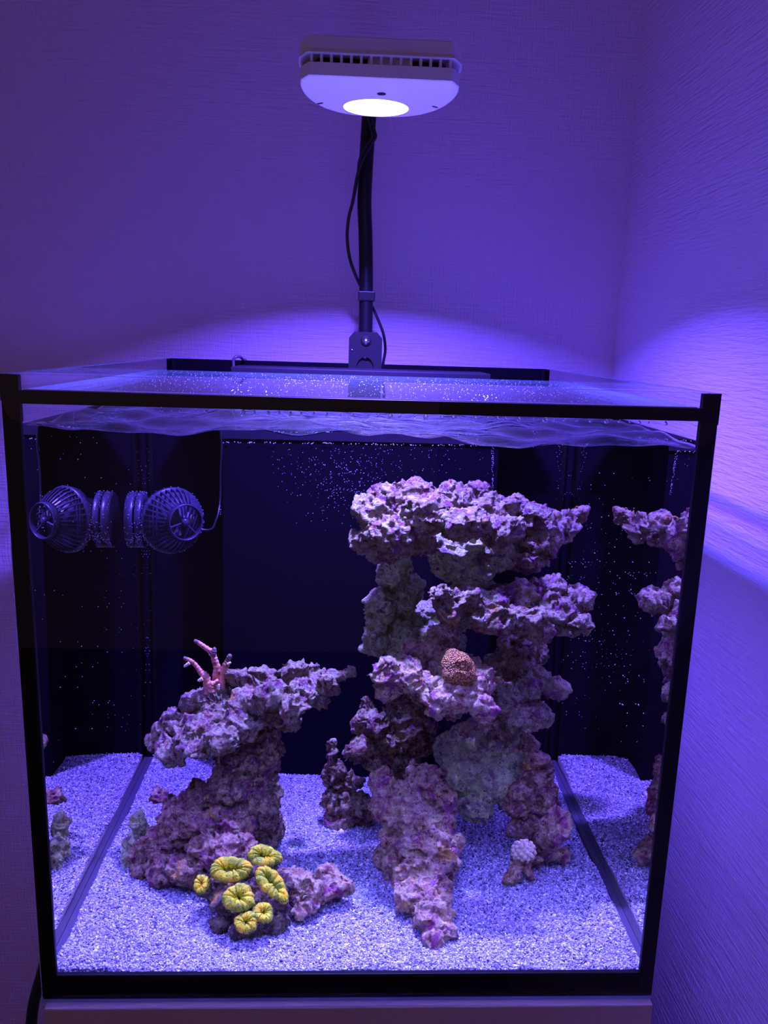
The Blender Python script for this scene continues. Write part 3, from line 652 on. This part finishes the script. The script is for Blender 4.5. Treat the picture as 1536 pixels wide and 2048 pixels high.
# ------------------------------------------------------------------ overflow box at the back
ob = empty('overflow_box', (0, .42, .006), 'black overflow box against the back wall of the aquarium, with a flat black lid', 'filter box')
OX0, OX1, OY = -.137, .140, .392
box('box_body', OX0, OX1, OY, TD-GT-.0004, .0065, .428, m_blackback, ob, .001)
m_lid = pbr('lid_plastic', (.012, .010, .018), .5, spec=.3)
box('weir_strip', OX0-.001, OX1+.001, OY-.0022, OY+.001, .3755, .424, m_lid, ob, .0006)
for i in range(34):
    x = OX0+.006+i*(OX1-OX0-.012)/33; box('weir_tooth', x-.0022, x+.0022, OY-.003, OY-.0015, .405, .426, m_lid, ob)
ld = box('lid', OX0-.003, OX1+.002, .3765, TD-GT-.001, .4330, .4430, m_lid, ob, .0008)
m_hole2 = pbr('hole_black', (.004, .004, .005), .7)
for u in (655, 838):
    p = at(u, 738, .41, False); bm = bmesh.new(); prism(bm, [(p[0]+.012*math.cos(q), .418+.008*math.sin(q)) for q in np.linspace(0, 2*PI, 28, endpoint=False)], .4431, .4434); from_bm('finger_hole', bm, m_hole2, ld)
# air hose bend standing on the lid's left end
p = at(474, 728, .425, False)
o = tube_obj('air_hose', [(p[0]-.004, .425, .405), (p[0]-.004, .425, .4400), (p[0]-.004, .425, .4485), (p[0]-.001, .426, .4525), (p[0]+.003, .432, .4525), (p[0]+.005, .442, .4490), (p[0]+.0052, .4515, .4485), (p[0]+.0052, .461, .4470), (p[0]+.0052, .4635, .43), (p[0]+.0052, .464, .30)], .0017, m_greyt)
tag(o, 'thin grey hose bent over the back rim at the left end of the black lid', 'hose')

# ------------------------------------------------------------------ wave pump on the left pane
PY, PZ = .338, .302
pu = empty('wave_pump', (-TX+GT, PY, PZ), 'black ball-shaped wave pump with slotted cage fixed to the left glass pane', 'pump')
def lathe(bm, prof, c, ax, seg=48, ends=True):
    ax = Vector(ax).normalized(); u = ax.orthogonal().normalized(); w = ax.cross(u); rings = []
    for d, r in prof: rings.append([bm.verts.new(Vector(c)+ax*d+(u*math.cos(2*PI*k/seg)+w*math.sin(2*PI*k/seg))*r) for k in range(seg)])
    for a, b in zip(rings, rings[1:]):
        for k in range(seg): bm.faces.new((a[k], a[(k+1) % seg], b[(k+1) % seg], b[k]))
    if ends: bm.faces.new(rings[0][::-1]); bm.faces.new(rings[-1])
    bmesh.ops.recalc_face_normals(bm, faces=bm.faces)
x0 = -TX+GT+.0003
def lobj(name, prof, c, ax, mat, par, seg=48): bm = bmesh.new(); lathe(bm, prof, c, ax, seg); return from_bm(name, bm, mat, par, True)
lobj('magnet_disc', [(0, .023), (.0005, .0255), (.0075, .0265), (.008, .0255)], (x0, PY, PZ), (1, 0, 0), m_pump, pu)
lobj('rubber_pad', [(0, .0255), (.001, .0262), (.0055, .0262), (.006, .0255)], (x0+.0095, PY, PZ), (1, 0, 0), m_pump, pu)
lobj('neck', [(0, .022), (.012, .019), (.02, .021)], (x0+.008, PY, PZ), (1, 0, 0), m_blackp, pu)
CC = Vector((x0+.042, PY-.008, PZ+.001)); AX = Vector((.58, -.81, .06)).normalized()
# collar ring carrying the cage
lobj('cage_collar', [(-.007, .0235), (-.0055, .0300), (.0015, .0315), (.003, .0300)], CC, AX, m_pump, pu, 56)
lobj('motor_body', [(-.022, .012), (-.016, .020), (-.006, .0235)], CC, AX, m_blackp, pu)
lobj('impeller_core', [(-.002, .020), (.004, .0165), (.012, .010), (.016, .004)], CC, AX, m_pump, pu)
u_ = AX.orthogonal().normalized(); w_ = AX.cross(u_)
for i in range(34):
    th = 2*PI*i/34; d = u_*math.cos(th)+w_*math.sin(th); tn = AX.cross(d)
    P_ = [CC+AX*.002+d*.0295, CC+AX*.010+d*.0272, CC+AX*.018+d*.0215, CC+AX*.0225+d*.0172]
    bm = bmesh.new(); prev = None
    for q in P_:
        r4 = [bm.verts.new(q+tn*s*.00075+d*e*.001) for s, e in ((-1, -1), (1, -1), (1, 1), (-1, 1))]
        if prev:
            for z in range(4): bm.faces.new((prev[z], prev[(z+1) % 4], r4[(z+1) % 4], r4[z]))
        else: bm.faces.new(r4)
        prev = r4
    bm.faces.new(prev[::-1]); bmesh.ops.recalc_face_normals(bm, faces=bm.faces); from_bm('cage_slat', bm, m_pump, pu)
bm = bmesh.new(); ring_p = []
RC = CC+AX*.0225
def ringm(bm, c, ax, R, r, seg=48, s2=8, squash=1.0):
    u = ax.orthogonal().normalized(); w = ax.cross(u); L = []
    for i in range(seg):
        d = u*math.cos(2*PI*i/seg)+w*math.sin(2*PI*i/seg); L.append([bm.verts.new(c+d*(R+r*math.cos(2*PI*j/s2))+ax*r*squash*math.sin(2*PI*j/s2)) for j in range(s2)])
    for i in range(seg):
        for j in range(s2): bm.faces.new((L[i][j], L[(i+1) % seg][j], L[(i+1) % seg][(j+1) % s2], L[i][(j+1) % s2]))
    bmesh.ops.recalc_face_normals(bm, faces=bm.faces)
ringm(bm, RC+AX*.003, AX, .0165, .0011, squash=3.5); from_bm('outlet_ring', bm, m_pump, pu, True)
for i in range(3):
    th = PI/2+2*PI*i/3+.1; d = u_*math.cos(th)+w_*math.sin(th); bm = bmesh.new(); tube(bm, [RC+AX*.003+d*.002, RC+AX*.003+d*.0162], .0009, 6); bmesh.ops.recalc_face_normals(bm, faces=bm.faces); from_bm('outlet_spoke', bm, m_pump, pu)
lobj('outlet_hub', [(-.002, .002), (-.001, .0036), (.002, .0036), (.003, .002)], RC+AX*.003, AX, m_pump, pu, 20)
for i in range(3):
    th = .6+2*PI*i/3; d = u_*math.cos(th)+w_*math.sin(th); tn = AX.cross(d); c_ = RC-AX*.006
    bm = bmesh.new(); vs = [bm.verts.new(c_+d*.003-tn*.002+AX*.002), bm.verts.new(c_+d*.013-tn*.006+AX*.003), bm.verts.new(c_+d*.0145+tn*.001), bm.verts.new(c_+d*.011+tn*.006-AX*.003), bm.verts.new(c_+d*.003+tn*.002-AX*.002)]
    f = bm.faces.new(vs); e = bmesh.ops.extrude_face_region(bm, geom=[f]); [setattr(v, 'co', v.co+AX*.0008) for v in e['geom'] if isinstance(v, bmesh.types.BMVert)]; bmesh.ops.recalc_face_normals(bm, faces=bm.faces)
    from_bm('impeller_blade', bm, m_greyt, pu)
o = tube_obj('pump_cable', [CC-AX*.02, at(412, 1060, .35), at(432, 1040, .37), at(440, 1000, .385), at(441, 940, .388), at(443, 890, .388), (OX0-.003, .389, .405), (OX0-.003, .3885, .430)], .0011, m_rubber)
tag(o, 'thin black cable rising from the wave pump along the black back wall', 'cable')

# ------------------------------------------------------------------ bubbles clinging to the glass
V = []; Fc = []
ico = bmesh.new(); bmesh.ops.create_icosphere(ico, subdivisions=1, radius=1); IV = [v.co.copy() for v in ico.verts]; IF = [[v.index for v in f.verts] for f in ico.faces]; ico.free()
def bub(p, r):
    k = len(V); V.extend([tuple(Vector(p)+v*r) for v in IV]); Fc.extend([tuple(k+i for i in f) for f in IF])
yb_ = OY-.0028
for i in range(330): u, v = rnd.gauss(700, 60), rnd.gauss(965, 38); (540 < u < 990 and 895 < v) and bub(at(u, v, yb_), rnd.uniform(.0002, .00045))
for i in range(90): u, v = rnd.uniform(540, 980), rnd.uniform(895, 950); bub(at(u, v, yb_), rnd.uniform(.0002, .0004))
for i in range(110): u = rnd.uniform(446, 985); bub(at(u, 884+(u-446)*.013+rnd.uniform(-1, 2), yb_), rnd.uniform(.0003, .0006))
for i in range(60): bub(at(441+rnd.uniform(-1, 1), rnd.uniform(890, 1030), yb_), rnd.uniform(.0002, .0004)); bub(at(985+rnd.uniform(-2, 2), rnd.uniform(895, 980), yb_), rnd.uniform(.0002, .0004))
yk = TD-GT-.001
for i in range(60): bub(at(297+rnd.gauss(0, 5), rnd.uniform(880, 1400), yk), rnd.uniform(.0002, .0004)); bub(at(1128-rnd.uniform(0, 1)*8+rnd.gauss(0, 6), rnd.uniform(880, 1000), yk-.0005), rnd.uniform(.0002, .0004))
# against the right pane (and so twice in its mirror)
xk = TX-GT-.0006
for i in range(140):
    y, z = rnd.uniform(.12, .40), rnd.choice((rnd.gauss(.27, .05), rnd.gauss(.22, .035), rnd.uniform(.1, .39)))
    if .06 < z < .39: bub((xk, y, z), rnd.uniform(.0002, .0005))
for i in range(70): bub((-xk, rnd.uniform(.02, .42), rnd.uniform(.06, .40)), rnd.uniform(.0002, .0004))
# on the pump
for i in range(420):
    th = rnd.uniform(PI*1.1, PI*1.9) if i % 3 else rnd.uniform(0, 2*PI); xo = rnd.uniform(.001, .016); bub((x0+xo, PY+math.cos(th)*.0268, PZ+math.sin(th)*.0268), rnd.uniform(.0002, .00038))
for i in range(260):
    d = (u_*math.cos(i*2.4)+w_*math.sin(i*2.4)); d = (d+Vector((0, 0, -.9))).normalized(); d = (d-AX*d.dot(AX)).normalized(); bub(CC+d*.0318+AX*rnd.uniform(-.004, .003), rnd.uniform(.0002, .00038))
me = bpy.data.meshes.new('air_bubbles'); me.from_pydata(V, [], Fc)
o = link('air_bubbles', me, m_bubble, None, True); tag(o, 'scattered tiny air bubbles clinging to the inside of the aquarium', 'bubbles', kind='stuff')

# ------------------------------------------------------------------ hanging drops under the front brace
bm = bmesh.new(); lathe(bm, [(-.0017, .0004), (-.0015, .0008), (-.0009, .00115), (-.0002, .0010), (.0004, .0006), (.0009, .00035)], (0, 0, 0), (0, 0, 1), 14); me = bpy.data.meshes.new('water_drop'); bm.to_mesh(me); bm.free()
me.materials.append(m_drop); me.polygons.foreach_set('use_smooth', [True]*len(me.polygons))
u = 322.0
while u < 1345:
    s = rnd.choice((.7, .9, 1, 1.2, 1.6)); p = at(u, 835, .009, False)
    o = bpy.data.objects.new('water_drop', me); COL.objects.link(o); o.location = (p[0], .0085+rnd.uniform(0, .003), .4281); o.scale = (s, s, s*rnd.uniform(.9, 1.3))
    tag(o, 'clear water drop hanging in the row under the black front strip', 'water drop', 'water drops hanging under the front brace')
    u += rnd.uniform(14, 34)

# ------------------------------------------------------------------ LED lamp on its arm
lamp = empty('aquarium_lamp', (LX, TD, .443), 'white LED aquarium lamp shining on a black gooseneck arm clamped behind the tank', 'lamp')
def outline(ins=0.0, yo=0.0):
    cxm = .0073; hw = .0620
    pts = [(cxm-.0528, .150), (cxm+.0528, .150)]
    for a, b in ((.0545, .1508), (.0608, .163)): pts.append((cxm+a, b))
    arc = [(cxm+hw*math.cos(q)**.8, .176+.080*math.sin(q)) for q in np.linspace(0, PI/2, 14)][0:]
    arc = arc+[(2*cxm-x, y) for x, y in arc[::-1][1:]]
    pts += arc; pts += [(cxm-.0608, .163), (cxm-.0545, .1508)]
    c = (cxm, .205)
    return [(c[0]+(x-c[0])*(1-ins/.062), c[1]+(y-c[1])*(1-ins/.055)) for x, y in pts]
def housing(name, layers, mat, cap0=True):
    bm = bmesh.new(); rings = [[bm.verts.new((x, y, z)) for x, y in outline(i)] for z, i in layers]; n = len(rings[0])
    for a, b in zip(rings, rings[1:]):
        for i in range(n): bm.faces.new((a[i], a[(i+1) % n], b[(i+1) % n], b[i]))
    bm.faces.new(rings[0][::-1]); bm.faces.new(rings[-1]); bmesh.ops.recalc_face_normals(bm, faces=bm.faces)
    return from_bm(name, bm, mat, lamp)
Z0 = .6668
housing('lower_housing', [(Z0, .001), (Z0+.0006, .0002), (Z0+.0092, 0), (Z0+.0096, .0006)], m_white)
housing('upper_housing', [(Z0+.0152, .0002), (Z0+.0156, -.0012), (Z0+.0163, -.0012), (Z0+.0166, 0), (Z0+.0270, 0), (Z0+.0285, .003)], m_white)
core = housing('vent_core', [(Z0+.0090, .009), (Z0+.0158, .009)], m_blackp)
cxm = .0073
box('connector_plate', cxm-.010, cxm+.022, .1558, .160, Z0+.0094, Z0+.0156, m_white, lamp)
for i in range(15):
    x = cxm-.0520+i*.0520*2/14; box('vent_fin', x-.0010, x+.0010, .1508, .157, Z0+.0092, Z0+.0156, m_white, lamp)
ol = outline(.0008)
for i in range(4, len(ol)-2):
    (xa_, ya_), (xb_, yb2) = ol[i], ol[(i+1) % len(ol)]
    for f in (.0, .5):
        x, y = xa_+(xb_-xa_)*f, ya_+(yb2-ya_)*f; d = Vector((x-cxm, y-.205, 0)).normalized(); tn = Vector((-d.y, d.x, 0))
        bm = bmesh.new(); b_ = []
        for z in (Z0+.0092, Z0+.0156): b_.append([bm.verts.new(Vector((x, y, z))+tn*s*.0008-d*e) for s, e in ((-1, .0), (1, .0), (1, .006), (-1, .006))])
        for z in range(4): bm.faces.new((b_[0][z], b_[0][(z+1) % 4], b_[1][(z+1) % 4], b_[1][z]))
        bm.faces.new(b_[0][::-1]); bm.faces.new(b_[1]); bmesh.ops.recalc_face_normals(bm, faces=bm.faces); from_bm('vent_fin', bm, m_white, lamp)
bm = bmesh.new(); prism(bm, [(LX+.0275*math.cos(q), LY+.0250*math.sin(q)) for q in np.linspace(0, 2*PI, 48, endpoint=False)], Z0-.0001, Z0+.0006); o = from_bm('lens', bm, m_lens, lamp); o['label'] = 'glowing round lens'
def spot(name, u, v, rx, ry, mat, ang=0):
    d = FW*F+RT*(u-W/2)-UP*(v-H/2); tt = (Z0-.0002-CAM[2])/d[2]; p = CAM+d*tt; bm = bmesh.new()
    ca, sa = math.cos(ang), math.sin(ang)
    prism(bm, [(p[0]+rx*math.cos(q)*ca-ry*math.sin(q)*sa, p[1]+rx*math.cos(q)*sa+ry*math.sin(q)*ca) for q in np.linspace(0, 2*PI, 20, endpoint=False)], Z0-.0003, Z0+.0004); from_bm(name, bm, mat, lamp)
spot('sensor_window', 763, 188, .0036, .0036, m_blackp)
spot('slot', 640, 207, .0035, .0012, m_blackp, -.7); spot('slot', 870, 214, .0035, .0012, m_blackp, .7)
# arm
AP = [(730.8, 690), (731, 661), (732, 600), (732, 545), (731, 473), (729, 420), (729, 391), (732, 330), (735, 280), (738, 235)]
pts = [at(u, v, .466+.0*i, False) for i, (u, v) in enumerate(AP)]
pts += [(.0045, .464, .745), (.005, .445, .765), (.0055, .40, .765), (.006, .34, .735), (.006, .29, .705), (.006, .262, .692), (.006, .25, .690)]
pts = [np.array(p) for p in pts if True]
tube_obj('gooseneck_arm', [p for p in pts if True], .0082, m_blackp, lamp, 20, 10)
bm = bmesh.new(); b0, b1 = -.0138, .0248; zc0, zc1 = .4430, .4845
pr = [(b0, zc0), (b0+.009, zc0)]+[((b0+b1)/2-.0103*math.cos(q), zc0+.0005+.0125*math.sin(q)) for q in np.linspace(0, PI, 12)]+[(b1-.009, zc0), (b1, zc0), (b1, zc1-.007), (b1-.006, zc1), (b0+.006, zc1), (b0, zc1-.007)]
lo = [bm.verts.new((x, .4455, z)) for x, z in pr]; hi = [bm.verts.new((x, .4860, z)) for x, z in pr]; n = len(pr)
for i in range(n): bm.faces.new((lo[i], lo[(i+1) % n], hi[(i+1) % n], hi[i]))
bm.faces.new(lo[::-1]); bm.faces.new(hi); bmesh.ops.recalc_face_normals(bm, faces=bm.faces)
m_clamp = pbr('clamp_metal', (.010, .009, .014), .4, spec=.4)
cl = from_bm('clamp', bm, m_clamp, lamp)
box('clamp_foot', b0+.003, b1-.003, .449, .4515, .4400, .4560, m_clamp, lamp)
def disc(name, u, v, y, r, mat, par, th=.002):
    p = at(u, v, y, False); return lobj(name, [(0, r), (th, r)], (p[0], y, p[2]), (0, -1, 0), mat, par, 28)
disc('screw_hole', 732, 682, .4455, .0064, m_hole2, cl, .0004)
disc('screw', 732, 683, .4452, .0042, m_metal, cl, .0006)
disc('screw_hole', 732, 711, .4490, .0062, m_hole2, cl, .0004)
disc('screw', 730, 712, .4486, .0034, m_metal, cl, .0006)
disc('set_screw', 704, 700, .4453, .0012, m_metal, cl, .0006)
p = at(733, 593, .466, False); box('cable_clip', p[0]-.0098, p[0]+.0098, .457, .4745, p[2]-.0055, p[2]+.0055, m_blackp, lamp, .001)
# cables
for k_, (dx, dr) in enumerate(((0, .0018), (-7, .0016))):
    CP = [(370, 60, .452), (372, 120, .452), (395, 215, .452), (406, 272, .452), (370, 330, .453), (312, 440, .453), (272, 560, .456), (240, 740, .46), (210, 860, .462), (198, 1000, .463), (215, 1150, .463), (258, 1280, .465), (312, 1395, .477), (345, 1460, .479), (385, 1520, .478), (430, 1620, .478), (466, 1720, .480), (478, 1830, .492), (462, 1930, .494), (450, 2050, .495)]
    if k_: CP = [(x+dx*3.0, y-6, z) for x, y, z in CP[:6]]+[(x+3, y, z+.0034) for x, y, z in CP[6:13]]
    pts = [at(640+x/3.66, 200+y/3.66, z, False) for x, y, z in CP]
    if not k_: pts.append(np.array([pts[-1][0], .497, .30]))
    o = tube_obj('power_cable', pts, dr, m_rubber)
    tag(o, ('thin black cable looping left of the lamp arm and down behind the tank' if not k_ else 'second thinner cable wound beside the first along the lamp arm'), 'cable')
# green hose low at the left
pts = [at(u, v, .47, False) for u, v in ((90, 1925), (80, 1960), (68, 2005), (62, 2060), (58, 2200))]
o = tube_obj('drain_hose', pts+[np.array([pts[-1][0]-.01, .47, -.5])], .0078, m_green)
tag(o, 'thick dark green hose hanging behind the aquarium at the lower left', 'hose')
